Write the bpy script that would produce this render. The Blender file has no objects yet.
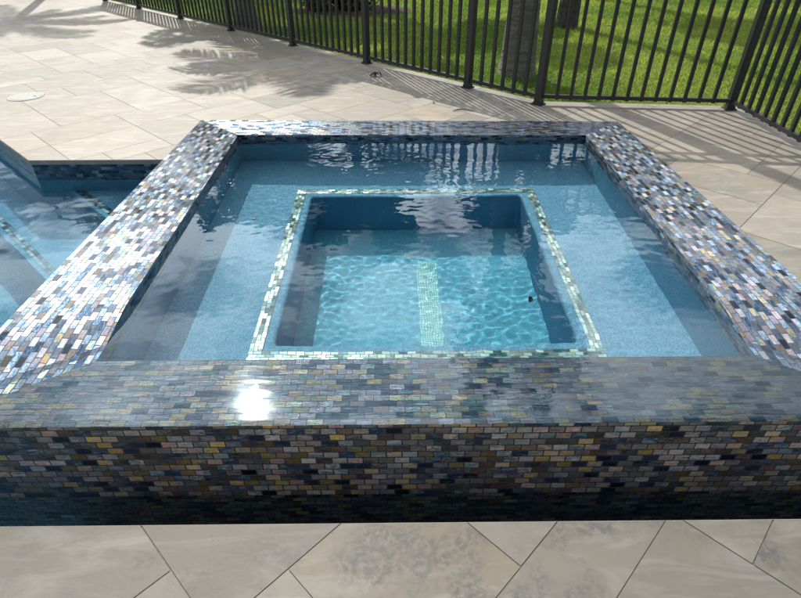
import bpy, bmesh, math, random
import numpy as np
from mathutils import Vector, noise

random.seed(7)
S = bpy.context.scene
COL = S.collection
R = math.radians

# ------------------------------------------------------------------ camera
CAM = Vector((1.4524, -1.1015, 1.4496))
PITCH, YAW, ROLL, FPX = 0.6205, 0.0072, -0.0028, 536.67
cam = bpy.data.cameras.new('camera')
cam.sensor_width = 36.0
cam.lens = FPX * 36.0 / 801.0
cam.clip_start, cam.clip_end = 0.05, 600.0
cam_ob = bpy.data.objects.new('camera', cam)
COL.objects.link(cam_ob)
_fw = Vector((math.sin(YAW) * math.cos(PITCH), math.cos(YAW) * math.cos(PITCH), -math.sin(PITCH)))
_r = Vector((math.cos(YAW), -math.sin(YAW), 0))
_u = _r.cross(_fw)
_r2 = _r * math.cos(ROLL) + _u * math.sin(ROLL)
_u2 = -_r * math.sin(ROLL) + _u * math.cos(ROLL)
cam_ob.location = CAM
from mathutils import Matrix
cam_ob.rotation_euler = Matrix((( _r2.x, _u2.x, -_fw.x), (_r2.y, _u2.y, -_fw.y), (_r2.z, _u2.z, -_fw.z))).to_euler()
S.camera = cam_ob

# ------------------------------------------------------------------ light
SUN_EL, SUN_AZ = R(44.7), R(-21.0)          # azimuth from +Y towards +X
sun_dir = Vector((math.sin(SUN_AZ) * math.cos(SUN_EL), math.cos(SUN_AZ) * math.cos(SUN_EL), math.sin(SUN_EL)))
sl = bpy.data.lights.new('sun', 'SUN')
sl.energy, sl.angle, sl.color = 4.0, R(0.53), (1.0, 0.955, 0.88)
sl.cycles.is_caustics_light = True
so = bpy.data.objects.new('sun', sl)
so.rotation_euler = sun_dir.to_track_quat('Z', 'Y').to_euler()
so.location = (-3, 10, 12)
COL.objects.link(so)

W = bpy.data.worlds.new('World')
S.world = W
W.use_nodes = True
nt = W.node_tree
nt.nodes.clear()
N = nt.nodes.new
L = nt.links.new
wout = N('ShaderNodeOutputWorld')
bg = N('ShaderNodeBackground')
bg.inputs['Strength'].default_value = 0.080
sky = N('ShaderNodeTexSky')
sky.sky_type = 'NISHITA'
sky.sun_disc = False
sky.sun_elevation = SUN_EL
sky.sun_rotation = SUN_AZ
sky.air_density, sky.dust_density = 1.0, 1.3
tc = N('ShaderNodeTexCoord')
sep = N('ShaderNodeSeparateXYZ')
L(tc.outputs['Generated'], sep.inputs[0])
mz = N('ShaderNodeMath'); mz.operation = 'MAXIMUM'; mz.inputs[1].default_value = 0.08
L(sep.outputs['Z'], mz.inputs[0])
dx = N('ShaderNodeMath'); dx.operation = 'DIVIDE'
dy = N('ShaderNodeMath'); dy.operation = 'DIVIDE'
L(sep.outputs['X'], dx.inputs[0]); L(mz.outputs[0], dx.inputs[1])
L(sep.outputs['Y'], dy.inputs[0]); L(mz.outputs[0], dy.inputs[1])
cmb = N('ShaderNodeCombineXYZ')
L(dx.outputs[0], cmb.inputs['X']); L(dy.outputs[0], cmb.inputs['Y'])
cmb.inputs['Z'].default_value = 3.7
cn = N('ShaderNodeTexNoise')
cn.inputs['Scale'].default_value = 2.6
cn.inputs['Detail'].default_value = 9.0
cn.inputs['Roughness'].default_value = 0.58
cn.inputs['Distortion'].default_value = 0.25
L(cmb.outputs[0], cn.inputs['Vector'])
cr = N('ShaderNodeValToRGB')
cr.color_ramp.elements[0].position = 0.42
cr.color_ramp.elements[0].color = (0, 0, 0, 1)
cr.color_ramp.elements[1].position = 0.57
cr.color_ramp.elements[1].color = (1, 1, 1, 1)
L(cn.outputs['Fac'], cr.inputs[0])
cmx = N('ShaderNodeMix'); cmx.data_type = 'RGBA'
dsn = N('ShaderNodeVectorMath'); dsn.operation = 'DOT_PRODUCT'; dsn.inputs[1].default_value = sun_dir
L(tc.outputs['Generated'], dsn.inputs[0])
silver = N('ShaderNodeMapRange'); silver.interpolation_type = 'SMOOTHSTEP'
silver.inputs['From Min'].default_value = 0.45; silver.inputs['From Max'].default_value = 1.0
silver.inputs['To Min'].default_value = 10.0; silver.inputs['To Max'].default_value = 60.0
L(dsn.outputs['Value'], silver.inputs['Value'])
cvr = N('ShaderNodeVectorMath'); cvr.operation = 'SCALE'; cvr.inputs[0].default_value = (0.97, 0.98, 1.0)
L(silver.outputs[0], cvr.inputs['Scale'])
L(cvr.outputs[0], cmx.inputs['B'])
hz = N('ShaderNodeMapRange'); hz.interpolation_type = 'SMOOTHSTEP'
hz.inputs['From Min'].default_value = 0.18; hz.inputs['From Max'].default_value = 0.42
hz.inputs['To Min'].default_value = 0.12; hz.inputs['To Max'].default_value = 0.9
L(sep.outputs['Z'], hz.inputs['Value'])
cf = N('ShaderNodeMath'); cf.operation = 'MULTIPLY'
L(cr.outputs[0], cf.inputs[0]); L(hz.outputs[0], cf.inputs[1])
L(cf.outputs[0], cmx.inputs['Factor'])
L(sky.outputs[0], cmx.inputs['A'])
L(cmx.outputs['Result'], bg.inputs['Color'])
L(bg.outputs[0], wout.inputs[0])

S.view_settings.view_transform = 'Standard'
S.view_settings.look = 'None'
S.view_settings.gamma = 1
S.view_settings.exposure = 0.0
S.view_settings.use_curve_mapping = False
S.cycles.use_denoising = True
S.cycles.max_bounces = 10
S.cycles.transmission_bounces = 8
S.cycles.transparent_max_bounces = 12
S.cycles.caustics_refractive = True
S.cycles.caustics_reflective = False
S.cycles.blur_glossy = 0.3
S.cycles.sample_clamp_indirect = 6.0

# ------------------------------------------------------------------ helpers
def tag(o, label=None, cat=None, group=None, kind=None):
    if label: o['label'] = label
    if cat: o['category'] = cat
    if group: o['group'] = group
    if kind: o['kind'] = kind
    return o

def empty(name, loc, rz=0.0):
    o = bpy.data.objects.new(name, None)
    o.location = loc
    o.rotation_euler = (0, 0, rz)
    o.empty_display_size = 0.2
    COL.objects.link(o)
    return o

class MB:
    """collects polygons with planar UVs in metres, builds ONE mesh object"""
    def __init__(s):
        s.v, s.f, s.uv, s.col = [], [], [], []
    def poly(s, pts, uvs=None, col=None):
        b = len(s.v)
        s.v += [tuple(p) for p in pts]
        s.f.append(tuple(range(b, b + len(pts))))
        if uvs is None:
            a = Vector(pts[0]); e = (Vector(pts[1]) - a)
            n = e.cross(Vector(pts[2]) - a)
            e.normalize()
            n = n.normalized() if n.length > 1e-12 else Vector((0, 0, 1))
            t = n.cross(e)
            uvs = [((Vector(p) - a).dot(e), (Vector(p) - a).dot(t)) for p in pts]
        s.uv.append(uvs)
        s.col.append(col if col is not None else (1, 1, 1))
    def box(s, x0, x1, y0, y1, z0, z1, M=None):
        P = [Vector((x, y, z)) for z in (z0, z1) for y in (y0, y1) for x in (x0, x1)]
        if M is not None: P = [M @ p for p in P]
        for q in ((0, 2, 3, 1), (4, 5, 7, 6), (0, 1, 5, 4), (1, 3, 7, 5), (3, 2, 6, 7), (2, 0, 4, 6)):
            s.poly([P[i] for i in q])
    def build(s, name, mat, parent=None, smooth=False, merge=False):
        me = bpy.data.meshes.new(name)
        me.from_pydata(s.v, [], s.f)
        uvl = me.uv_layers.new(name='UVMap')
        flat = [c for u in s.uv for p in u for c in p]
        uvl.data.foreach_set('uv', flat)
        ca = me.color_attributes.new(name='tone', type='FLOAT_COLOR', domain='CORNER')
        cf = []
        for f, c in zip(s.f, s.col):
            cf += [c[0], c[1], c[2], 1.0] * len(f)
        ca.data.foreach_set('color', cf)
        if merge:
            bm = bmesh.new(); bm.from_mesh(me)
            bmesh.ops.remove_doubles(bm, verts=bm.verts, dist=1e-5)
            bm.to_mesh(me); bm.free()
        if smooth: me.shade_smooth()
        o = bpy.data.objects.new(name, me)
        if mat: me.materials.append(mat)
        if parent: o.parent = parent
        COL.objects.link(o)
        return o

def tube(mb, pts, rads, n=8, col=None, cap=True):
    rings = []
    for i, p in enumerate(pts):
        p = Vector(p)
        d = (Vector(pts[min(i + 1, len(pts) - 1)]) - Vector(pts[max(i - 1, 0)])).normalized()
        a = d.cross(Vector((0, 0, 1)) if abs(d.z) < 0.9 else Vector((1, 0, 0))).normalized()
        b = d.cross(a)
        rings.append([p + (a * math.cos(2 * math.pi * k / n) + b * math.sin(2 * math.pi * k / n)) * rads[i] for k in range(n)])
    for i in range(len(rings) - 1):
        for k in range(n):
            mb.poly([rings[i][k], rings[i][(k + 1) % n], rings[i + 1][(k + 1) % n], rings[i + 1][k]], col=col)
    if cap:
        mb.poly(rings[0], col=col); mb.poly(rings[-1][::-1], col=col)

class NT:
    def __init__(s, name):
        s.m = bpy.data.materials.new(name); s.m.use_nodes = True
        s.t = s.m.node_tree
        s.b = s.t.nodes['Principled BSDF']
        s.out = s.t.nodes['Material Output']
    def n(s, typ, **kw):
        o = s.t.nodes.new(typ)
        for k, v in kw.items(): setattr(o, k, v)
        return o
    def l(s, a, b): s.t.links.new(a, b)
    def ramp(s, src, stops, interp='LINEAR'):
        r = s.n('ShaderNodeValToRGB')
        r.color_ramp.interpolation = interp
        e = r.color_ramp.elements
        while len(e) < len(stops): e.new(0.5)
        for i, (p, c) in enumerate(stops):
            e[i].position = p
            e[i].color = (c[0], c[1], c[2], 1) if isinstance(c, (tuple, list)) else (c, c, c, 1)
        s.l(src, r.inputs[0])
        return r.outputs[0]
    def math(s, op, a, b=None, c=None):
        m = s.n('ShaderNodeMath', operation=op)
        for i, x in enumerate((a, b, c)):
            if x is None: continue
            if isinstance(x, (int, float)): m.inputs[i].default_value = x
            else: s.l(x, m.inputs[i])
        return m.outputs[0]
    def noise(s, vec, scale, detail=4, rough=0.5, dist=0.0, dim='3D'):
        t = s.n('ShaderNodeTexNoise', noise_dimensions=dim)
        t.inputs['Scale'].default_value = scale
        t.inputs['Detail'].default_value = detail
        t.inputs['Roughness'].default_value = rough
        t.inputs['Distortion'].default_value = dist
        if vec is not None: s.l(vec, t.inputs['Vector'])
        return t
    def mix(s, fac, a, b, blend='MIX'):
        m = s.n('ShaderNodeMix', data_type='RGBA', blend_type=blend)
        for k, x in (('Factor', fac), ('A', a), ('B', b)):
            if isinstance(x, (int, float)): m.inputs[k].default_value = x if k == 'Factor' else (x, x, x, 1)
            elif isinstance(x, tuple): m.inputs[k].default_value = (x[0], x[1], x[2], 1)
            else: s.l(x, m.inputs[k])
        return m.outputs['Result']
    def mapping(s, vec, scale=(1, 1, 1), loc=(0, 0, 0), rot=(0, 0, 0)):
        m = s.n('ShaderNodeMapping')
        m.inputs['Scale'].default_value = scale
        m.inputs['Location'].default_value = loc
        m.inputs['Rotation'].default_value = rot
        s.l(vec, m.inputs[0])
        return m.outputs[0]
    def bump(s, h, strength, dist, normal=None):
        b = s.n('ShaderNodeBump')
        b.inputs['Strength'].default_value = strength
        b.inputs['Distance'].default_value = dist
        s.l(h, b.inputs['Height'])
        if normal is not None: s.l(normal, b.inputs['Normal'])
        return b.outputs[0]

# ------------------------------------------------------------------ materials
def mosaic(name, stops, tw=0.0515, th=0.031, metal=0.55, rough=0.3, wet=0.0, tilt=0.10, mortar=(0.035, 0.04, 0.045), film=True, gap=0.0022, offs=0.5, aniso=0.75, streak=(18, 150, 0.35), vary=1.35, swirl=(30, 100, 0.75), hueamt=0.36):
    m = NT(name)
    uv = m.n('ShaderNodeUVMap', uv_map='UVMap').outputs[0]
    # wavy hand-set edges
    wob = m.noise(uv, 60, 1)
    wv = m.n('ShaderNodeVectorMath', operation='MULTIPLY_ADD')
    m.l(wob.outputs['Color'], wv.inputs[0]); wv.inputs[1].default_value = (0.002, 0.002, 0); m.l(uv, wv.inputs[2])
    br = m.n('ShaderNodeTexBrick', offset=offs, offset_frequency=2, squash=1.0)
    br.inputs['Scale'].default_value = 1.0
    br.inputs['Color1'].default_value = (0, 0, 0, 1)
    br.inputs['Color2'].default_value = (1, 1, 1, 1)
    br.inputs['Mortar'].default_value = (0.5, 0.5, 0.5, 1)
    br.inputs['Mortar Size'].default_value = gap
    br.inputs['Mortar Smooth'].default_value = 0.25
    br.inputs['Brick Width'].default_value = tw
    br.inputs['Row Height'].default_value = th
    m.l(wv.outputs[0], br.inputs['Vector'])
    rid = br.outputs['Color']; fac = br.outputs['Fac']
    wn = m.n('ShaderNodeTexWhiteNoise', noise_dimensions='3D')
    m.l(rid, wn.inputs['Vector'])
    wn2 = m.n('ShaderNodeTexWhiteNoise', noise_dimensions='4D')
    m.l(rid, wn2.inputs['Vector']); wn2.inputs['W'].default_value = 5.3
    # swirls of colour inside every tile
    sw = m.noise(m.mapping(uv, (swirl[0], swirl[1], 1)), 1.0, 3, 0.6, 1.2)
    idx = m.math('ADD', wn.outputs['Value'], m.math('MULTIPLY', m.math('SUBTRACT', sw.outputs['Fac'], 0.5), swirl[2]))
    base = m.ramp(idx, stops)
    jit = m.math('MULTIPLY_ADD', wn2.outputs['Value'], vary, 1.0 - vary / 2)
    hsv = m.n('ShaderNodeHueSaturation')
    irid = m.noise(m.mapping(uv, (swirl[0] * 2.6, swirl[1] * 1.6, 1), loc=(3, 7, 0)), 1.0, 4, 0.7, 1.5)
    m.l(base, hsv.inputs['Color']); m.l(m.math('MULTIPLY', jit, m.math('MULTIPLY_ADD', irid.outputs['Fac'], 1.5, 0.25)), hsv.inputs['Value'])
    m.l(m.math('MULTIPLY_ADD', irid.outputs['Color'], hueamt, 0.5 - hueamt / 2), hsv.inputs['Hue'])
    hsv.inputs['Saturation'].default_value = 1.4
    colr = m.mix(fac, hsv.outputs[0], mortar)
    m.l(colr, m.b.inputs['Base Color'])
    m.l(m.math('MULTIPLY', m.math('SUBTRACT', 1.0, fac), metal), m.b.inputs['Metallic'])
    rr = m.math('MULTIPLY_ADD', wn2.outputs['Value'], rough * 0.9, rough * 0.5)
    m.l(m.mix(fac, rr, 0.8), m.b.inputs['Roughness'])
    if film:
        tf = m.math('MULTIPLY_ADD', wn.outputs['Value'], 380.0, 220.0)
        tf = m.math('MULTIPLY_ADD', sw.outputs['Fac'], 260.0, tf)
        m.l(tf, m.b.inputs['Thin Film Thickness'])
        m.b.inputs['Thin Film IOR'].default_value = 1.7
    m.b.inputs['IOR'].default_value = 1.6
    m.b.inputs['Anisotropic'].default_value = aniso
    m.b.inputs['Anisotropic Rotation'].default_value = 0.25
    tg = m.n('ShaderNodeTangent', direction_type='UV_MAP'); tg.uv_map = 'UVMap'
    m.l(tg.outputs[0], m.b.inputs['Tangent'])
    # tile tilt: per tile random normal
    geo = m.n('ShaderNodeNewGeometry')
    tv = m.n('ShaderNodeVectorMath', operation='MULTIPLY_ADD')
    m.l(wn2.outputs['Color'], tv.inputs[0]); tv.inputs[1].default_value = (2 * tilt, 2 * tilt, 2 * tilt); tv.inputs[2].default_value = (-tilt, -tilt, -tilt)
    ta = m.n('ShaderNodeVectorMath', operation='ADD'); m.l(geo.outputs['Normal'], ta.inputs[0]); m.l(tv.outputs[0], ta.inputs[1])
    tn = m.n('ShaderNodeVectorMath', operation='NORMALIZE'); m.l(ta.outputs[0], tn.inputs[0])
    b1 = m.bump(m.math('SUBTRACT', 1.0, fac), 0.8, 0.0012, tn.outputs[0])
    st = m.noise(m.mapping(uv, (streak[0], streak[1], 1)), 1.0, 4, 0.65, 0.6)
    b2 = m.bump(st.outputs['Fac'], streak[2], 0.0012, b1)
    m.l(b2, m.b.inputs['Normal'])
    m.b.inputs['Coat Weight'].default_value = 0.35 + wet * 0.65
    m.b.inputs['Coat Roughness'].default_value = 0.05
    m.b.inputs['Coat IOR'].default_value = 1.45
    return m.m

PAL = [(0.00, (0.012, 0.02, 0.03)), (0.14, (0.03, 0.045, 0.07)), (0.25, (0.13, 0.18, 0.25)), (0.36, (0.24, 0.28, 0.31)),
       (0.46, (0.11, 0.17, 0.26)), (0.55, (0.27, 0.23, 0.17)), (0.62, (0.18, 0.15, 0.22)), (0.69, (0.28, 0.31, 0.34)),
       (0.77, (0.06, 0.11, 0.16)), (0.85, (0.20, 0.24, 0.29)), (0.93, (0.34, 0.25, 0.13)), (1.00, (0.10, 0.18, 0.21))]
M_TILE = mosaic('iridescent_mosaic', PAL, metal=0.9, rough=0.42, tilt=0.09, tw=0.047, th=0.0245, vary=0.95, gap=0.0018, mortar=(0.03, 0.035, 0.045))
PALW = [(0.00, (0.012, 0.018, 0.035)), (0.12, (0.03, 0.045, 0.08)), (0.24, (0.16, 0.20, 0.25)), (0.36, (0.31, 0.31, 0.29)),
        (0.46, (0.14, 0.19, 0.25)), (0.55, (0.34, 0.28, 0.19)), (0.63, (0.19, 0.15, 0.22)), (0.70, (0.36, 0.35, 0.33)),
        (0.78, (0.05, 0.10, 0.14)), (0.86, (0.30, 0.29, 0.28)), (0.93, (0.44, 0.33, 0.15)), (1.00, (0.14, 0.22, 0.25))]
M_WET = mosaic('wet_iridescent_mosaic', [(p, tuple(min(1, k * v) for k, v in zip((1.3, 1.22, 1.12), c))) for p, c in PALW], wet=0.3, metal=0.3, rough=0.40, tilt=0.06, tw=0.050, th=0.0280, swirl=(22, 70, 0.55), hueamt=0.45, mortar=(0.012, 0.014, 0.018))
PALS = [(0.00, (0.006, 0.012, 0.025)), (0.15, (0.02, 0.035, 0.06)), (0.30, (0.07, 0.095, 0.12)), (0.42, (0.16, 0.17, 0.17)),
        (0.54, (0.03, 0.055, 0.09)), (0.66, (0.10, 0.095, 0.12)), (0.78, (0.03, 0.05, 0.07)), (0.90, (0.26, 0.21, 0.12)), (1.00, (0.08, 0.12, 0.14))]
M_WEIR = mosaic('flooded_iridescent_mosaic', PALS, tw=0.050, th=0.0245, wet=0.2, metal=0.55, rough=0.38, tilt=0.05, mortar=(0.03, 0.035, 0.045), streak=(26, 330, 1.0), vary=0.5, gap=0.0010, swirl=(16, 230, 1.3))
PALP = [(0.0, (0.02, 0.05, 0.05)), (0.12, (0.06, 0.12, 0.12)), (0.25, (0.30, 0.45, 0.42)), (0.4, (0.48, 0.58, 0.50)), (0.6, (0.56, 0.56, 0.44)), (0.8, (0.28, 0.46, 0.46)), (1.0, (0.60, 0.64, 0.56))]
M_TRIM = mosaic('pearl_mosaic', PALP, hueamt=0.15, tw=0.036, th=0.0187, gap=0.0016, metal=0.15, rough=0.35, film=True, tilt=0.08, mortar=(0.16, 0.22, 0.24))

def plaster(name, c1, c2):
    m = NT(name)
    co = m.n('ShaderNodeTexCoord').outputs['Object']
    a = m.noise(co, 170, 3, 0.65)
    b = m.noise(co, 6, 4, 0.6)
    c = m.mix(m.ramp(a.outputs['Fac'], [(0.40, 0.0), (0.60, 1.0)]), c1, c2)
    c = m.mix(m.math('MULTIPLY', b.outputs['Fac'], 0.35), c, tuple(x * 0.7 for x in c1))
    m.l(c, m.b.inputs['Base Color'])
    m.b.inputs['Roughness'].default_value = 0.75
    m.l(m.bump(a.outputs['Fac'], 0.4, 0.002), m.b.inputs['Normal'])
    return m.m
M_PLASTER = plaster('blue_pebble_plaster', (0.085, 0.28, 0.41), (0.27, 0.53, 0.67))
M_PLASTER2 = plaster('sunlit_tint_pebble_plaster', (0.07, 0.36, 0.48), (0.17, 0.53, 0.64))  # footwell floor: the sunlit aqua cast is put into the plaster colour
M_PLASTER3 = plaster('shade_tint_pebble_plaster', (0.06, 0.21, 0.35), (0.14, 0.38, 0.53))  # footwell walls: same plaster, darkened so the colour carries the deep shade
M_PTRIM = mosaic('pool_trim_mosaic', [(0, (0.06, 0.11, 0.14)), (0.5, (0.15, 0.22, 0.25)), (1, (0.24, 0.30, 0.30))], tw=0.05, th=0.028, metal=0.15, rough=0.4)
M_DRAIN = mosaic('drain_grate', [(0, (0.45, 0.82, 0.78)), (0.5, (0.55, 0.88, 0.84)), (1, (0.64, 0.90, 0.86))], tw=0.013, th=0.013, metal=0.0, rough=0.4, film=False, tilt=0.01, mortar=(0.14, 0.44, 0.44), gap=0.0030, offs=0.0, vary=0.2, swirl=(20, 20, 0.0), hueamt=0.0)

def stone(name):
    m = NT(name)
    geo = m.n('ShaderNodeNewGeometry')
    co = geo.outputs['Position']
    at = m.n('ShaderNodeVertexColor', layer_name='tone')
    sepc = m.n('ShaderNodeSeparateColor'); m.l(at.outputs['Color'], sepc.inputs[0])
    # per slab shift of the stone pattern
    of = m.n('ShaderNodeVectorMath', operation='MULTIPLY_ADD')
    m.l(at.outputs['Color'], of.inputs[0]); of.inputs[1].default_value = (37, 53, 29); m.l(co, of.inputs[2])
    big = m.noise(of.outputs[0], 3.2, 5, 0.62, 0.6)
    vein = m.noise(m.mapping(of.outputs[0], (2.0, 9.0, 2.0), rot=(0, 0, 0.7)), 1.3, 5, 0.6, 1.4)
    fine = m.noise(of.outputs[0], 55, 5, 0.7)
    pit = m.noise(of.outputs[0], 120, 3, 0.65)
    c = m.ramp(sepc.outputs[0], [(0.0, (0.265, 0.23, 0.178)), (0.35, (0.33, 0.29, 0.23)), (0.7, (0.375, 0.345, 0.29)), (1.0, (0.35, 0.285, 0.20))])
    c = m.mix(m.ramp(big.outputs['Fac'], [(0.42, 0.0), (0.70, 0.9)]), c, (0.29, 0.27, 0.235))
    c = m.mix(m.ramp(vein.outputs['Fac'], [(0.5, 0.0), (0.72, 0.55)]), c, (0.52, 0.49, 0.44))
    # grey weathered lichen-like mottling, strong on some slabs only
    blot = m.noise(of.outputs[0], 5.0, 3, 0.55)
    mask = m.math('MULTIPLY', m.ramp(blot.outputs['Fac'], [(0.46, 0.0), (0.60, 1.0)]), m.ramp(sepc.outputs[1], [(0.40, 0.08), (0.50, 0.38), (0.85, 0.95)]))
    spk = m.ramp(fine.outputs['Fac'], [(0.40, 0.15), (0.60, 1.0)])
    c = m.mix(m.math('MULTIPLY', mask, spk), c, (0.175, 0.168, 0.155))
    c = m.mix(m.ramp(pit.outputs['Fac'], [(0.68, 0.0), (0.75, 0.3)]), c, (0.17, 0.155, 0.135))
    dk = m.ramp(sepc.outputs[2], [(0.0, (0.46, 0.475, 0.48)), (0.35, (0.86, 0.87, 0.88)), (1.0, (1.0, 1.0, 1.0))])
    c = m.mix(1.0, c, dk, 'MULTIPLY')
    m.l(c, m.b.inputs['Base Color'])
    m.b.inputs['Roughness'].default_value = 0.55
    m.b.inputs['Specular IOR Level'].default_value = 0.42
    h = m.math('SUBTRACT', m.math('MULTIPLY', fine.outputs['Fac'], 0.6), m.ramp(pit.outputs['Fac'], [(0.68, 0.0), (0.76, 1.0)]))
    m.l(m.bump(h, 0.5, 0.0018), m.b.inputs['Normal'])
    return m.m
M_STONE = stone('travertine')

def simple(name, col, rough=0.6, metal=0.0, nscale=0, namt=0.3, bump=0.0):
    m = NT(name)
    if nscale:
        co = m.n('ShaderNodeTexCoord').outputs['Object']
        nz = m.noise(co, nscale, 5, 0.6)
        c = m.mix(m.ramp(nz.outputs['Fac'], [(0.3, 0.0), (0.7, 1.0)]), tuple(x * (1 - namt) for x in col), tuple(min(1, x * (1 + namt)) for x in col))
        m.l(c, m.b.inputs['Base Color'])
        if bump: m.l(m.bump(nz.outputs['Fac'], 0.8, bump), m.b.inputs['Normal'])
    else:
        m.b.inputs['Base Color'].default_value = (*col, 1)
    m.b.inputs['Roughness'].default_value = rough
    m.b.inputs['Metallic'].default_value = metal
    return m.m
M_GROUT = simple('sandy_grout', (0.19, 0.17, 0.14), 0.9, nscale=40)
M_FENCE = simple('dark_bronze_powder_coat', (0.030, 0.031, 0.033), 0.42, nscale=30, namt=0.15)
M_SOIL = simple('lawn_soil', (0.09, 0.13, 0.03), 0.95, nscale=8, namt=0.5, bump=0.02)
M_MULCH = simple('brown_mulch', (0.06, 0.04, 0.026), 0.95, nscale=45, namt=0.6, bump=0.03)
M_BARK = simple('grey_bark', (0.07, 0.06, 0.05), 0.9, nscale=14, namt=0.45, bump=0.03)
M_LID = simple('white_plastic', (0.34, 0.33, 0.305), 0.5, nscale=25, namt=0.08)
M_DEADLEAF = simple('dry_brown_leaf', (0.11, 0.06, 0.03), 0.7, nscale=60, namt=0.4)
M_DARK = simple('dark_plastic', (0.02, 0.02, 0.018), 0.5)

def palm_bark():
    m = NT('palm_trunk_bark')
    co = m.n('ShaderNodeTexCoord').outputs['Object']
    rings = m.noise(m.mapping(co, (2.2, 2.2, 16)), 1.0, 3, 0.5, 0.3)
    nz = m.noise(co, 22, 5, 0.65)
    c = m.ramp(rings.outputs['Fac'], [(0.3, (0.17, 0.155, 0.135)), (0.6, (0.31, 0.29, 0.255)), (0.8, (0.40, 0.375, 0.33))])
    c = m.mix(m.math('MULTIPLY', nz.outputs['Fac'], 0.6), c, (0.12, 0.115, 0.10))
    m.l(c, m.b.inputs['Base Color'])
    m.b.inputs['Roughness'].default_value = 0.9
    m.l(m.bump(m.math('ADD', rings.outputs['Fac'], nz.outputs['Fac']), 1.0, 0.05), m.b.inputs['Normal'])
    return m.m
M_PALMBARK = palm_bark()

def leafmat(name, c1, c2, trans=0.35, rough=0.45):
    m = NT(name)
    at = m.n('ShaderNodeVertexColor', layer_name='tone')
    sc = m.n('ShaderNodeSeparateColor'); m.l(at.outputs['Color'], sc.inputs[0])
    c = m.mix(sc.outputs[0], c1, c2)
    m.l(c, m.b.inputs['Base Color'])
    m.b.inputs['Roughness'].default_value = rough
    tr = m.n('ShaderNodeBsdfTranslucent')
    hs = m.n('ShaderNodeHueSaturation'); hs.inputs['Value'].default_value = 1.5; m.l(c, hs.inputs['Color'])
    m.l(hs.outputs[0], tr.inputs['Color'])
    mx = m.n('ShaderNodeMixShader'); mx.inputs[0].default_value = trans
    m.l(m.b.outputs[0], mx.inputs[1]); m.l(tr.outputs[0], mx.inputs[2]); m.l(mx.outputs[0], m.out.inputs[0])
    return m.m
M_LEAF = leafmat('oak_leaves', (0.035, 0.06, 0.018), (0.075, 0.11, 0.03))
M_PALM = leafmat('palm_leaves', (0.03, 0.065, 0.02), (0.07, 0.12, 0.035), 0.25, 0.35)
M_SHRUB = leafmat('shrub_leaves', (0.03, 0.04, 0.02), (0.08, 0.07, 0.035))
M_GRASS = leafmat('grass_blades', (0.13, 0.24, 0.03), (0.38, 0.45, 0.08), 0.45, 0.5)

def water(name, tint, amp_bump=0.25, bs=26):
    m = NT(name)
    m.t.nodes.remove(m.b)
    g = m.n('ShaderNodeBsdfGlass')
    g.inputs['IOR'].default_value = 1.333
    g.inputs['Roughness'].default_value = 0.0
    g.inputs['Color'].default_value = (*tint, 1)
    m.l(g.outputs[0], m.out.inputs[0])
    return m.m
M_WATER = water('spa_water_surface', (0.88, 0.965, 1.0))
M_POOLW = water('pool_water_surface', (0.74, 0.90, 0.96))

# ------------------------------------------------------------------ spa
H, HF, HW = 0.230, 0.195, 0.2005        # rim top, weir top, water level
PW = -0.145                             # pool / catch-basin water level
OFL, OFR, OBR, OBL = (0.0, 0.0), (3.115, 0.0), (3.060, 2.800), (0.022, 2.880)
IFL, IFR, IBR, IBL = (0.409, 0.295), (2.700, 0.295), (2.742, 2.505), (0.372, 2.548)
BZ, FZ = HW - 0.42, HW - 0.88           # bench and footwell levels
TE = 0.105                              # depth of the waterline tile band

def lerp(a, b, t): return tuple(a[i] + (b[i] - a[i]) * t for i in range(len(a)))
def sstep(x): x = max(0, min(1, x)); return x * x * (3 - 2 * x)

spa = empty('raised_spa', (1.55, 1.4, 0))
tag(spa, 'square raised spa clad in dark iridescent glass mosaic beside the pool', 'spa')
SPO = Vector(spa.location)
def sp(mb_pts): return [Vector(p) - SPO for p in mb_pts]
class SMB(MB):
    def poly(s, pts, uvs=None, col=None):
        MB.poly(s, [Vector(p) - SPO for p in pts], uvs, col)

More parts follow.
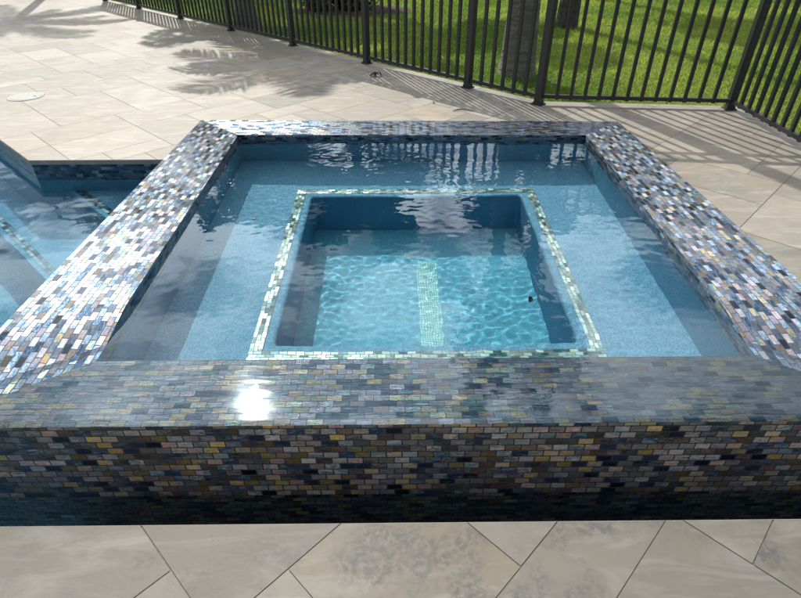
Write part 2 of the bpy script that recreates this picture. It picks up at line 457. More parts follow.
def rim(name, of, ob, inf, inb, ramp_front, zf, mat, flip):
    """one wall of the spa: of/ob outer line ends, inf/inb inner line ends"""
    mb = SMB()
    ax = Vector((ob[0] - of[0], ob[1] - of[1], 0)).normalized()
    side = Vector((inf[0] - of[0], inf[1] - of[1], 0))
    nrm = side - ax * side.dot(ax); nrm.normalize()
    o0 = Vector((of[0], of[1], 0))
    def uv(p): q = Vector((p[0], p[1], 0)) - o0; return (q.dot(ax), q.dot(nrm))
    length = (Vector(ob) - Vector(of)).length
    vs = [0.0] + ([0.012, 0.025, 0.04, 0.055, 0.07, 0.09, 0.11, 0.14] if ramp_front else []) + [0.2, 0.5, 1.0]
    us = [i / 4 for i in range(5)]
    def P(u, v):
        a = lerp(of, inf, u); b = lerp(ob, inb, u)
        x, y = lerp(a, b, v)
        z = zf if not ramp_front else HF + (H - HF) * sstep(v / 0.15)
        if u == 0.0: z -= 0.0
        return (x, y, z)
    BV = 0.004
    for j in range(len(vs) - 1):
        for i in range(4):
            q = [P(us[i], vs[j]), P(us[i + 1], vs[j]), P(us[i + 1], vs[j + 1]), P(us[i], vs[j + 1])]
            if flip: q = q[::-1]
            mb.poly(q, [uv(p) for p in q])
    for j in range(len(vs) - 1):
        a, b = P(0, vs[j]), P(0, vs[j + 1])
        zb = -1.3
        q = [(a[0], a[1], zb), a, b, (b[0], b[1], zb)]
        if flip: q = q[::-1]
        mb.poly(q, [(uv(p)[0] + 0.01, p[2] - H + 0.031 * 44) for p in q])
        a, b = P(1, vs[j]), P(1, vs[j + 1])
        zb = HW - TE
        q = [a, (a[0], a[1], zb), (b[0], b[1], zb), b]
        if flip: q = q[::-1]
        mb.poly(q, [(uv(p)[0], p[2] - H + 0.031 * 40) for p in q])
    return mb.build(name, mat, spa)

rim('side_wall', OFL, OBL, IFL, IBL, True, H, M_TILE, False)['label'] = 'left rim with bright shimmering mosaic'
rim('side_wall', OFR, OBR, IFR, IBR, True, H, M_TILE, True)['label'] = 'right rim with dark multicoloured mosaic'
rim('back_wall', OBL, OBR, IBL, IBR, False, H, M_TILE, False)
fwall = rim('front_wall', OFL, OFR, IFL, IFR, False, HF, M_WET, True)
fwall.data.materials.append(M_WEIR)
for p_ in fwall.data.polygons:
    if p_.normal.z > 0.5 or p_.normal.z < -0.5: p_.material_index = 1
fwall['label'] = 'low front rim that water spills over'

# plastered shell: inner walls, bench, footwell
FW_ = dict(x0=0.925, x1=2.225, y0=0.66, y1=2.00)
shell = SMB()
inner = [IFL, IFR, IBR, IBL]
for i in range(4):
    a, b = inner[i], inner[(i + 1) % 4]
    shell.poly([(*a, HW - TE), (*a, BZ), (*b, BZ), (*b, HW - TE)])
walls_in = shell.build('inner_wall', M_PLASTER, spa)
bench = SMB()
fwc = [(FW_['x0'], FW_['y0']), (FW_['x1'], FW_['y0']), (FW_['x1'], FW_['y1']), (FW_['x0'], FW_['y1'])]
def roundrect(c, r=0.022, n=4):
    x0, y0 = c[0]; x1, y1 = c[2]; out = []
    for cx_, cy_, a0 in ((x0 + r, y0 + r, 180), (x1 - r, y0 + r, 270), (x1 - r, y1 - r, 0), (x0 + r, y1 - r, 90)):
        for k in range(n + 1):
            a = R(a0 + 90 * k / n); out.append((cx_ + r * math.cos(a), cy_ + r * math.sin(a)))
    return out
BR = 0.02
outer_rr, edge_rr, low_rr = [], [], []
ring_pts = roundrect(fwc)
ctr = ((FW_['x0'] + FW_['x1']) / 2, (FW_['y0'] + FW_['y1']) / 2)
n_rr = len(ring_pts)
def off(p, d):
    # push away from the footwell by d on each axis side
    sx = 1 if p[0] > ctr[0] else -1; sy = 1 if p[1] > ctr[1] else -1
    hx = (FW_['x1'] - FW_['x0']) / 2; hy = (FW_['y1'] - FW_['y0']) / 2
    fx = (p[0] - ctr[0]) * (hx + d) / hx + ctr[0]; fy = (p[1] - ctr[1]) * (hy + d) / hy + ctr[1]
    return (fx, fy)
prof = [(0.0, BZ - BR), (BR * 0.08, BZ - BR * 0.6), (BR * 0.3, BZ - BR * 0.28), (BR * 0.62, BZ - BR * 0.06), (BR, BZ)]
rings = [[(*off(p, d), z) for p in ring_pts] for d, z in prof]
# bench top: fan from rounded ring to the inner corners
bm_ring = rings[-1]
ci = [IFL, IFR, IBR, IBL]
per = n_rr // 4
for s_ in range(4):
    c0 = (*ci[s_], BZ); c1 = (*ci[(s_ + 1) % 4], BZ)
    arc = bm_ring[s_ * per:(s_ + 1) * per]
    for k in range(per - 1):
        bench.poly([c0, arc[k + 1], arc[k]])
    nx = bm_ring[((s_ + 1) * per) % n_rr]
    bench.poly([c0, c1, nx, arc[-1]])
for j in range(len(rings) - 1):
    for k in range(n_rr):
        a, b = rings[j][k], rings[j][(k + 1) % n_rr]; c, d = rings[j + 1][(k + 1) % n_rr], rings[j + 1][k]
        bench.poly([a, d, c, b])
bench_o = bench.build('bench_seat', M_PLASTER, spa)
well = SMB()
for k in range(n_rr):
    a, b = rings[0][k], rings[0][(k + 1) % n_rr]
    well.poly([(a[0], a[1], FZ), (a[0], a[1], a[2]), (b[0], b[1], b[2]), (b[0], b[1], FZ)])
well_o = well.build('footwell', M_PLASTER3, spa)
wf = SMB(); wf.poly([(p[0], p[1], FZ) for p in rings[0]]); wf.build('footwell_floor', M_PLASTER2, spa)

# trim tiles round the edge of the bench (real tiles laid 4 mm proud)
def strip(parent_cls, z, x0, x1, y0, y1, w, name, mat, parent):
    mb = parent_cls()
    t = 0.004
    def bar(ax0, ax1, ay0, ay1, along_x):
        zt = z + t
        q = [(ax0, ay0, zt), (ax1, ay0, zt), (ax1, ay1, zt), (ax0, ay1, zt)]
        mb.poly(q, [((p[0], p[1] - ay0) if along_x else (p[1], p[0] - ax0)) for p in q])
        for i in range(4):
            a, b = q[i], q[(i + 1) % 4]
            mb.poly([a, (a[0], a[1], z), (b[0], b[1], z), b])
    bar(x0, x1, y0, y0 + w, True); bar(x0, x1, y1 - w, y1, True)
    bar(x0, x0 + w, y0 + w, y1 - w, False); bar(x1 - w, x1, y0 + w, y1 - w, False)
    return mb.build(name, mat, parent)
trim_o = strip(SMB, BZ, FW_['x0'] - 0.10, FW_['x1'] + 0.10, FW_['y0'] - 0.10, FW_['y1'] + 0.095, 0.056, 'trim_tiles', M_TRIM, spa)
dr = SMB()
q = [(1.57, 0.76, FZ + 0.004), (1.685, 0.76, FZ + 0.004), (1.685, 1.66, FZ + 0.004), (1.57, 1.66, FZ + 0.004)]
dr.poly(q)
for i in range(4):
    a, b = q[i], q[(i + 1) % 4]; dr.poly([a, (a[0], a[1], FZ), (b[0], b[1], FZ), b])
drain_o = dr.build('channel_drain', M_DRAIN, spa)
# two small jet fittings
def disc(cls, c, axis, r, name, mat, parent, t=0.006):
    mb = cls(); ax = Vector(axis).normalized()
    p0 = Vector(c); tube(mb, [p0, p0 + ax * t], [r, r * 0.9], 20)
    return mb.build(name, mat, parent)
disc(SMB, (0.62, 1.72, BZ), (0, 0, 1), 0.014, 'air_jet', M_LID, spa)
disc(SMB, (2.34, 2.51, HW - 0.25), (0, -1, 0), 0.03, 'jet_fitting', M_LID, spa)
curl_later = True

# ------------------------------------------------------------------ water
def water_grid(name, mask, x0, x1, y0, y1, z, step, amp, mat, edge=None, seed=0.0, patches=(), fine=0.0):
    nx = int(round((x1 - x0) / step)); ny = int(round((y1 - y0) / step))
    vs, fs, idx = [], [], {}
    def hgt(x, y):
        w = noise.noise((x * 3.3, y * 5.5, 0.3 + seed)) * 0.42 + noise.noise((x * 11, y * 16, 4.1 + seed)) * 0.12 + noise.noise((x * 27, y * 34, 9.7 + seed)) * 0.16
        k = 0.45 + 1.1 * max(0, noise.noise((x * 1.6, y * 1.6, 7.7 + seed)) + 0.25)
        for (px, py, pr, pa) in patches:
            d2 = ((x - px) ** 2 + (y - py) ** 2) / pr ** 2
            if d2 < 6: k += pa * math.exp(-d2)
        return amp * w * k
    ys = [y0 + (y1 - y0) * j / ny for j in range(ny + 1)]
    if fine:
        ys = [fine * k / int(fine / 0.003) for k in range(int(fine / 0.003))] + [y for y in ys if y > fine - 1e-6]
    ny = len(ys) - 1
    def vid(i, j):
        if (i, j) not in idx:
            x = x0 + (x1 - x0) * i / nx; y = ys[j]
            h = hgt(x, y)
            if edge: x, y, h = edge(x, y, h)
            idx[(i, j)] = len(vs); vs.append((x, y, z + h))
        return idx[(i, j)]
    for j in range(ny):
        for i in range(nx):
            cx = x0 + (x1 - x0) * (i + .5) / nx; cy = (ys[j] + ys[j + 1]) / 2
            if mask(cx, cy): fs.append((vid(i, j), vid(i + 1, j), vid(i + 1, j + 1), vid(i, j + 1)))
    me = bpy.data.meshes.new(name); me.from_pydata(vs, [], fs); me.shade_smooth()
    me.materials.append(mat)
    o = bpy.data.objects.new(name, me); COL.objects.link(o)
    o.cycles.is_caustics_caster = True
    return o

def in_spa(x, y):
    # inner basin plus the flooded front rim up to its mitres, tucked a little into the walls
    if y < 0: return False
    if y <= 0.295:
        xl = 0.409 * y / 0.295; xr = 3.115 - 0.415 * y / 0.295
        return max(0.004, xl - 0.16) < x < min(3.111, xr + 0.16)
    if y < 0.44: return 0.409 - 0.10 < x < 2.700 + 0.10
    t = (y - 0.295) / 2.25
    xl = 0.409 - 0.037 * t; xr = 2.700 + 0.042 * t
    yb = 2.548 - 0.043 * (x - 0.37) / 2.37
    return xl - 0.012 < x < xr + 0.012 and y < yb + 0.012
def spill(x, y, h):
    k = min(1, max(0.0, (y - 0.02) / 0.4)); h2 = h * (0.25 + 0.75 * k)
    f = min(1, max(0, (0.34 - y) / 0.08))
    h2 += f * (0.00025 * noise.noise((x * 10, y * 70, 2.2)) + 0.00010 * noise.noise((x * 24, y * 130, 5.2)) + 0.0005 * noise.noise((x * 9, y * 22, 8.1)))
    if y < 0.03: h2 -= 0.0035 * (1 - y / 0.03) ** 2
    return x, y, h2
spa_water = water_grid('spa_water', in_spa, -0.01, 3.125, 0.0, 2.57, HW, 0.0100, 0.0021, M_WATER, edge=spill, fine=0.32,
                       patches=((1.75, 1.75, 0.35, 1.2), (2.2, 1.2, 0.4, 0.2), (0.75, 1.9, 0.25, 1.0), (1.9, 0.25, 0.35, 0.8), (1.45, 2.1, 0.2, 0.8)))
tag(spa_water, kind='structure')

# pool / catch basin outline: L shape left of the spa and a narrow trough before it
PBY, DGX = 2.715, -1.235
diag = [(-3.6, 4.96), (DGX, PBY)]
def in_pool(x, y):
    if x > -0.0:
        return -0.215 < y < 0.004 and x < 3.6
    if y > PBY + 0.01: return x < DGX - (y - PBY) * (2.365 / 2.245) + 0.01
    return y > -0.215 if x > -1.4 else True
pool_water = water_grid('pool_water', in_pool, -4.2, 3.6, -0.60, 4.9, PW, 0.027, 0.0055, M_POOLW, seed=31.0)
tag(pool_water, kind='structure')

pool = empty('swimming_pool', (-1.2, 1.2, 0))
tag(pool, 'blue swimming pool with tiled waterline and diagonal steps left of the raised spa', 'pool')
PO = Vector(pool.location)
class PMB(MB):
    def poly(s, pts, uvs=None, col=None):
        MB.poly(s, [Vector(p) - PO for p in pts], uvs, col)
def wall_run(pts, z0, z1, name, mat, uoff=0.0):
    mb = PMB(); acc = uoff
    for a, b in zip(pts[:-1], pts[1:]):
        l_ = math.hypot(b[0] - a[0], b[1] - a[1])
        mb.poly([(*a, z1), (*a, z0), (*b, z0), (*b, z1)], [(acc, z1 - z0 + 0.007), (acc, 0.007), (acc + l_, 0.007), (acc + l_, z1 - z0 + 0.007)])
        acc += l_
    return mb.build(name, mat, pool)
POUT = [(-4.3, 5.625), (DGX, PBY), (0.01, PBY)]
FRUN = [(3.6, 0.1), (3.6, -0.215), (-1.4, -0.215), (-1.4, -0.62), (-4.3, -0.62)]
PD = -1.25
M_PTILE = mosaic('pool_waterline_mosaic', [(0, (0.008, 0.015, 0.03)), (0.3, (0.03, 0.06, 0.10)), (0.5, (0.09, 0.14, 0.18)), (0.7, (0.04, 0.07, 0.12)), (0.85, (0.18, 0.21, 0.22)), (1, (0.05, 0.09, 0.12))], rough=0.3, tilt=0.05, tw=0.05, th=0.027)
wall_run(POUT, PW - 0.04, -0.032, 'waterline_tiles', M_PTILE)
wall_run(FRUN, PW - 0.04, -0.032, 'waterline_tiles', M_PTILE)
wall_run(POUT, PD, PW - 0.04, 'basin_wall', M_PLASTER)
wall_run(FRUN, PD, PW - 0.041, 'basin_wall', M_PTILE)
fl = PMB(); fl.poly([(-4.4, -0.7, PD), (3.7, -0.7, PD), (3.7, 5.7, PD), (-4.4, 5.7, PD)])
pf = fl.build('basin_floor', M_PLASTER, pool)
# diagonal steps parallel to the cut corner
dv = Vector((0.735, -0.678, 0)); pv = Vector((-0.678, -0.735, 0))
def diag_step(p, z0, z1, depth, name):
    """a slab filling the side away from pv of the diagonal line through p"""
    mb = PMB(); a = Vector((*p, 0)) - dv * 4; b = Vector((*p, 0)) + dv * 4
    back = -pv * depth
    q = [a, b, b + back, a + back]
    mb.poly([(v.x, v.y, z1) for v in q])
    for i in range(4):
        c, d = q[i], q[(i + 1) % 4]; mb.poly([(c.x, c.y, z1), (c.x, c.y, z0), (d.x, d.y, z0), (d.x, d.y, z1)])
    return mb, q
# clip the steps to the pool with simple polygons
def clip(poly, a, b):
    """keep the part of poly left of the line a->b"""
    out = []
    for i in range(len(poly)):
        p, q = poly[i], poly[(i + 1) % len(poly)]
        sp_ = (b[0] - a[0]) * (p[1] - a[1]) - (b[1] - a[1]) * (p[0] - a[0])
        sq = (b[0] - a[0]) * (q[1] - a[1]) - (b[1] - a[1]) * (q[0] - a[0])
        if sp_ >= 0: out.append(p)
        if sp_ * sq < 0:
            t = sp_ / (sp_ - sq); out.append((p[0] + (q[0] - p[0]) * t, p[1] + (q[1] - p[1]) * t))
    return out
def step_solid(p, z0, z1, name):
    a = Vector((*p, 0)) - dv * 6; b = Vector((*p, 0)) + dv * 6; back = -pv * 6
    poly = [(v.x, v.y) for v in (a, b, b + back, a + back)]
    area = sum(poly[i][0] * poly[(i + 1) % 4][1] - poly[(i + 1) % 4][0] * poly[i][1] for i in range(4))
    if area < 0: poly = poly[::-1]
    poly = clip(poly, (0.0, -1), (0.0, 5))          # x < 0
    poly = clip(poly, (0.01, PBY), (-4.4, PBY))     # y < back wall
    poly = clip(poly, (DGX, PBY), (-4.3, 5.625)) if False else poly
    poly = clip(poly, (-4.4, 5), (-4.4, -1)); 
    mb = PMB()
    mb.poly([(x, y, z1) for x, y in poly])
    for i in range(len(poly)):
        c, d = poly[i], poly[(i + 1) % len(poly)]
        mb.poly([(*c, z1), (*c, z0), (*d, z0), (*d, z1)])
    return mb.build(name, M_PLASTER, pool)
def step_trim(p, z, name, off_=0.05, w=0.055):
    mb = PMB()
    base = Vector((*p, 0)) - pv * off_
    # from the back wall / cut corner to the spa wall
    def at_x(x): t = (x - base.x) / dv.x; return base + dv * t
    def at_y(y): t = (y - base.y) / dv.y; return base + dv * t
    a = at_y(PBY - 0.02) if at_y(PBY - 0.02).x > DGX - 2.2 else at_x(-3.4); b = at_x(-0.01)
    w_ = -pv * w
    q = [a, b, b + w_, a + w_]
    l_ = (b - a).length
    mb.poly([(v.x, v.y, z + 0.004) for v in q], [(0, 0), (l_, 0), (l_, w), (0, w)])
    for i in range(4):
        c, d = q[i], q[(i + 1) % 4]; mb.poly([(c.x, c.y, z + 0.004), (c.x, c.y, z), (d.x, d.y, z), (d.x, d.y, z + 0.004)])
    return mb.build(name, M_PTRIM, pool)
S1 = (-0.56, 2.27); S2 = (-0.68, 1.66)
step_solid(S2, PD + 0.02, PW - 0.55, 'step')
step_solid(S1, PW - 0.545, PW - 0.27, 'step')
step_trim(S1, PW - 0.27, 'step_trim', 0.03); step_trim(S2, PW - 0.55, 'step_trim', 0.03)
for o in bpy.data.objects:
    if o.type == 'MESH' and o.parent in (spa, pool): o.cycles.is_caustics_receiver = True

# ------------------------------------------------------------------ deck of travertine slabs
F_CORNER, F_CORNER2 = (2.79, 4.06), (4.50, 3.88)
fdx, fdy = F_CORNER[0] + 3.467, F_CORNER[1] - 10.559
fl_ = math.hypot(fdx, fdy); FD = (fdx / fl_, fdy / fl_)                # direction along the long run, towards the corner
F_FAR = (F_CORNER[0] - FD[0] * 17.0, F_CORNER[1] - FD[1] * 17.0)
E_OFF = 0.10
NV = (-FD[1], FD[0])                                                     # outward (lawn) side
if NV[0] * 1 + NV[1] * 1 < 0: NV = (-NV[0], -NV[1])
EF = (F_FAR[0] + NV[0] * E_OFF, F_FAR[1] + NV[1] * E_OFF)
EC = (F_CORNER[0] + 0.06, F_CORNER[1] + 0.10)
EC2 = (F_CORNER2[0] + 0.10, F_CORNER2[1] + 0.09)
EE = (4.62, -3.5)
E1 = (DGX, EC[1] + (DGX - EC[0]) * (EF[1] - EC[1]) / (EF[0] - EC[0]))
CO = 0.012   # coping overhang over the water
regions = [
    # before the trough
    [(-1.38, -3.5), (EE[0], EE[1]), (EE[0], -0.203), (-1.38, -0.203)],
    # right of the spa
    [(OFR[0] + 0.004 + 0.0, 0.0), (EE[0], 0.0), (EE[0], 2.8), (OBR[0] + 0.004, 2.8)],
    [(3.588, -0.203), (EE[0], -0.203), (EE[0], 0.0), (3.588, 0.0)],
    # behind spa and pool up to the fence
    [(0.02, 2.884), (OBR[0] + 0.004, 2.8), (EE[0], 2.8), EC2, EC],
    [(DGX, PBY - CO), (0.018, PBY - CO), (0.02, 2.884), (DGX, 2.884)],
    [(DGX, 2.884), (0.02, 2.884), EC, E1],
    [(DGX, PBY - CO), E1, EF, (-9.2, 10.277 - CO), (-4.308, 5.633 - CO)],
    [(-9.2, -3.5), (-1.38, -3.5), (-1.38, -0.608), (-9.2, -0.608)],
    [(-9.2, -0.608), (-4.29, -0.608), (-4.308, 5.616), (-9.2, 10.277 - CO)],
]
def area2(p): return sum(p[i][0] * p[(i + 1) % len(p)][1] - p[(i + 1) % len(p)][0] * p[i][1] for i in range(len(p)))
# slab layout: random packing of 2:1, 3:2 and square slabs on a 45 degree module grid
MOD = 0.225
U0, V0 = 0.825, 0.35
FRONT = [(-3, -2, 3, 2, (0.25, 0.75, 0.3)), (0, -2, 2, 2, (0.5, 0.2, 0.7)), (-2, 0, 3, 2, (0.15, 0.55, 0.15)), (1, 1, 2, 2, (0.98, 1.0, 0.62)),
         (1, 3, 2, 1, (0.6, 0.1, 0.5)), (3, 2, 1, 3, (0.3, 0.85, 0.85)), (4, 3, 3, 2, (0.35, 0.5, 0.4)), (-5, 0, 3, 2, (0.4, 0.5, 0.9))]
def layout(n0, n1, m0, m1):
    used = set(); out = []
    rnd = random.Random(11)
    for f in FRONT:
        out.append(f)
        for a in range(f[2]):
            for b in range(f[3]): used.add((f[0] + a, f[1] + b))
    for j in range(m0, m1):
        for i in range(n0, n1):
            if (i, j) in used: continue
            opts = [(3, 2), (2, 3), (2, 2), (3, 2), (2, 3), (1, 2), (2, 1), (1, 1)]
            wts = [9, 9, 5, 9, 9, 1.2, 1.2, .3]
            cand = []
            for o_, w_ in zip(opts, wts):
                if all((i + a, j + b) not in used for a in range(o_[0]) for b in range(o_[1])): cand.append((o_, w_))
            tot = sum(c[1] for c in cand); r_ = rnd.random() * tot
            for o_, w_ in cand:
                r_ -= w_
                if r_ <= 0: break
            for a in range(o_[0]):
                for b in range(o_[1]): used.add((i + a, j + b))
            out.append((i, j, o_[0], o_[1], (rnd.random(), rnd.random(), rnd.random())))
    return out
ca, sa = math.cos(R(-45)), math.sin(R(-45))
def rot45(x, y): 
    u, v = x + U0, y + V0
    return ((u + v) * 0.70711, (v - u) * 0.70711)
deck = MB()
g = 0.0019
bbs = [(min(p[0] for p in r_), max(p[0] for p in r_), min(p[1] for p in r_), max(p[1] for p in r_)) for r_ in regions]
regs = [r_ if area2(r_) > 0 else r_[::-1] for r_ in regions]
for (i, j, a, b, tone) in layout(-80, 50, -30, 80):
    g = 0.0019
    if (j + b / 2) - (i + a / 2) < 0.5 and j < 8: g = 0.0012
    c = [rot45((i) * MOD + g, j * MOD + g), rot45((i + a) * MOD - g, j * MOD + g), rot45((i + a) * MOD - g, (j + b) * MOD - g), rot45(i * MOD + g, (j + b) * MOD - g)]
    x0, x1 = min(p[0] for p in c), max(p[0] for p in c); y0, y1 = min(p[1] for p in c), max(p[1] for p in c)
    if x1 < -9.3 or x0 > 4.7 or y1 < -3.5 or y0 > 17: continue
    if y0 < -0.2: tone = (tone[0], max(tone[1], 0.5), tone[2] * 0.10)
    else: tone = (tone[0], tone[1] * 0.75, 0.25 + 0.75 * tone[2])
    for r_, bb in zip(regs, bbs):
        if x1 < bb[0] or x0 > bb[1] or y1 < bb[2] or y0 > bb[3]: continue
        poly = c
        for k in range(len(r_)):
            poly = clip(poly, r_[k], r_[(k + 1) % len(r_)])
            if len(poly) < 3: break
        if len(poly) >= 3 and abs(area2(poly)) > 1e-4:
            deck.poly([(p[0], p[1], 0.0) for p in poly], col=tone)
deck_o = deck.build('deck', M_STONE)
tag(deck_o, kind='structure')
bed = MB()
for r_ in regs:
    bed.poly([(p[0], p[1], -0.003) for p in r_])
    for k in range(len(r_)):
        a, b = r_[k], r_[(k + 1) % len(r_)]
        bed.poly([(*a, -0.003), (*a, -0.034), (*b, -0.034), (*b, -0.003)])
    bed.poly([(p[0], p[1], -0.034) for p in r_[::-1]])
bed_o = bed.build('deck_bed', M_GROUT); tag(bed_o, kind='structure')
# cut stone edge of the coping along the water
cop = MB()
for run in ([(-4.308, 5.616), (DGX, PBY - CO), (0.018, PBY - CO)], [(3.588, 0.0), (3.588, -0.203), (-1.38, -0.203), (-1.38, -0.608), (-4.29, -0.608)]):
    for a, b in zip(run[:-1], run[1:]):
        d = Vector((b[0] - a[0], b[1] - a[1], 0)).normalized()
        n_ = Vector((d.y, -d.x, 0))  # towards the water
        if run[0][0] < 0: n_ = n_ if (n_.y < 0 or n_.x < 0) else -n_
        else: n_ = -n_ if False else n_
        mid = Vector(((a[0] + b[0]) / 2, (a[1] + b[1]) / 2, 0)) + n_ * 0.1
        if not in_pool(mid.x, mid.y): n_ = -n_
        o_ = n_ * 0.003
        A, B = Vector((*a, 0)) + o_, Vector((*b, 0)) + o_
        cop.poly([(A.x, A.y, -0.003), (A.x, A.y, -0.034), (B.x, B.y, -0.034), (B.x, B.y, -0.003)], col=(.5, .3, .6))
        cop.poly([(a[0], a[1], 0.0), (A.x, A.y, -0.003), (B.x, B.y, -0.003), (b[0], b[1], 0.0)], col=(.5, .3, .6))
cop_o = cop.build('coping_edge', M_STONE); tag(cop_o, kind='structure')

# ------------------------------------------------------------------ ground
gz = -0.07
gm = MB()
gm.poly([(-250, -120, gz - 1.4), (250, -120, gz - 1.4), (250, -3.6, gz - 1.4), (-250, -3.6, gz - 1.4)])
lawn_polys = [
    [EF, EC, EC2, (260, 60), (260, 400), (-260, 400), (-260, 60)],
    [EC2, EE, (260, -120), (260, 60)],
    [(EE[0], EE[1]), (-9.2, -3.5), (-260, -120), (260, -120)],
    [(-9.2, -3.5), (-9.2, 10.3), EF, (-260, 60), (-260, -120)],
]
gm = MB()
for r_ in lawn_polys:
    gm.poly([(p[0], p[1], gz) for p in r_])
ground = gm.build('lawn_ground', M_SOIL); tag(ground, kind='structure')

# ------------------------------------------------------------------ grass
def on_lawn(x, y, m=0.02):
    # outside of the deck outline
    s1 = (x - EC[0]) * NV[0] + (y - EC[1]) * NV[1]
    if x < EC[0]: return s1 > m
    if x < EC2[0]: return y > EC[1] + (EC2[1] - EC[1]) * (x - EC[0]) / (EC2[0] - EC[0]) + m
    return x > EC2[0] + m * 0.5 + (EE[0] - EC2[0]) * min(1, max(0, (EC2[1] - y) / (EC2[1] - EE[1]))) or y > EC2[1] + m
def make_grass():
    rs = np.random.RandomState(3)
    n = 620000
    y = 2.0 + 15.0 * rs.rand(n) ** 1.35
    x = (rs.rand(n) - 0.5) * (9 + 1.7 * y) + 1.4 + 0.1 * y
    keep = np.array([on_lawn(a, b) for a, b in zip(x, y)])
    ml = ((x - 0.6) / 1.15) ** 2 + ((y - 10.6) / 0.75) ** 2 > 1
    keep &= ml
    x, y = x[keep], y[keep]; n = len(x)
    clump = np.array([noise.noise((a * 2.3, b * 2.3, 0)) for a, b in zip(x, y)])
    h = (0.020 + 0.030 * rs.rand(n)) * (1 + 0.5 * clump) * (1 + 0.02 * y)
    wd = (0.0018 + 0.0016 * rs.rand(n)) * (1 + 0.12 * y)
    ang = rs.rand(n) * 2 * np.pi
    lean = h * (0.3 + 0.7 * rs.rand(n)); la = rs.rand(n) * 2 * np.pi
    V = np.zeros((n, 4, 3), np.float32)
    cx_, sx_ = np.cos(ang) * wd, np.sin(ang) * wd
    V[:, 0] = np.stack([x - cx_, y - sx_, np.full(n, gz)], 1)
    V[:, 1] = np.stack([x + cx_, y + sx_, np.full(n, gz)], 1)
    V[:, 2] = np.stack([x + cx_ * .6 + lean * .4 * np.cos(la), y + sx_ * .6 + lean * .4 * np.sin(la), gz + h * .65], 1)
    V[:, 3] = np.stack([x + lean * np.cos(la), y + lean * np.sin(la), gz + h], 1)
    me = bpy.data.meshes.new('grass')
    me.vertices.add(n * 4); me.vertices.foreach_set('co', V.ravel())
    tri = np.array([[0, 1, 2], [0, 2, 3]]); F = (np.arange(n)[:, None, None] * 4 + tri[None]).reshape(-1)
    me.loops.add(len(F)); me.loops.foreach_set('vertex_index', F.astype(np.int32))
    me.polygons.add(len(F) // 3); me.polygons.foreach_set('loop_start', np.arange(0, len(F), 3, dtype=np.int32))
    me.update()
    ca_ = me.color_attributes.new(name='tone', type='FLOAT_COLOR', domain='POINT')
    dry = np.array([noise.noise((a * 0.55, b * 0.55, 5.0)) for a, b in zip(x, y)])
    t = np.clip(0.42 + 0.35 * clump + 0.75 * dry + 0.3 * (rs.rand(n) - .5), 0, 1)
    C = np.ones((n, 4, 4), np.float32); C[:, :, 0] = t[:, None]; C[:, :, 1] = t[:, None]
    ca_.data.foreach_set('color', C.ravel())
    me.materials.append(M_GRASS); me.validate()
    o = bpy.data.objects.new('grass', me); COL.objects.link(o)
    tag(o, 'short bright green lawn grass beyond the metal fence', 'grass', kind='stuff')
make_grass()

# mulch bed
mbm = MB()
pts = []
for k in range(40):
    a = 2 * math.pi * k / 40; rr = 1 + 0.12 * noise.noise((math.cos(a) * 2, math.sin(a) * 2, 3))
    pts.append((0.6 + 1.2 * rr * math.cos(a), 10.6 + 0.8 * rr * math.sin(a)))
ring0 = [(x, y, gz + 0.004) for x, y in pts]; ring1 = [(0.6 + (x - 0.6) * .75, 10.6 + (y - 10.6) * .75, gz + 0.06) for x, y in pts]
for k in range(40):
    mbm.poly([ring0[k], ring0[(k + 1) % 40], ring1[(k + 1) % 40], ring1[k]])
mbm.poly(ring1)
mo = mbm.build('mulch_bed', M_MULCH); tag(mo, kind='structure')

# ------------------------------------------------------------------ fences
FH = 1.50
POST = 0.032
def fence(name, a, b, posts, label, npk, first_post=True, last_post=True):
    """posts: distances along a->b"""
    a = Vector((*a, 0)); b = Vector((*b, 0)); d = (b - a); ln = d.length; d.normalize()
    root = empty(name, a, math.atan2(d.y, d.x)); tag(root, label, 'fence')
    proto = None
    for i, t in enumerate(posts):
        if (i == 0 and not first_post) or (i == len(posts) - 1 and not last_post): continue
        if proto is None:
            mb = MB(); mb.box(-POST, POST, -POST, POST, 0.0, FH + 0.06)
            p = mb.build('post', M_FENCE, root); p.location = (t, 0, 0); proto = p
            mb = MB(); mb.box(-0.05, 0.05, -0.05, 0.05, 0.0, 0.012); mb.box(-POST - 0.004, POST + 0.004, -POST - .004, POST + .004, 0.012, 0.03)
            f = mb.build('post_foot', M_FENCE, p)
            mb = MB(); mb.box(-POST - 0.005, POST + 0.005, -POST - 0.005, POST + 0.005, FH + 0.06, FH + 0.075)
            c = mb.build('post_cap', M_FENCE, p)
        else:
            p = proto.copy(); p.location = (t, 0, 0); COL.objects.link(p); p.parent = root
            for ch in list(proto.children):
                c = ch.copy(); COL.objects.link(c); c.parent = p
    picket = None
    for t0, t1 in zip(posts[:-1], posts[1:]):
        for z, hh in ((0.075, 0.016), (FH - 0.165, 0.016), (FH, 0.016)):
            mb = MB(); mb.box(t0 + POST, t1 - POST, -0.017, 0.017, z - hh, z + hh)
            mb.build('rail', M_FENCE, root)
        span = t1 - t0 - 2 * POST; k = max(1, round(span / 0.124)) - 1
        for i in range(k):
            t = t0 + POST + span * (i + 1) / (k + 1)
            if picket is None:
                mb = MB(); mb.box(-0.0145, 0.0145, -0.0135, 0.0135, 0.05, FH + 0.02)
                picket = mb.build('picket', M_FENCE, root); picket.location = (t, 0, 0)
            else:
                c = picket.copy(); c.location = (t, 0, 0); COL.objects.link(c); c.parent = root
    return root
def along(p): return (p[0] - F_FAR[0]) * FD[0] + (p[1] - F_FAR[1]) * FD[1]
pp = [along(p) for p in ((-3.467, 10.559), (-2.275, 9.306), (-1.094, 8.093), (0.036, 6.896), (1.049, 5.756), (2.176, 4.661), F_CORNER)]
off_a = pp[0] - 1.70
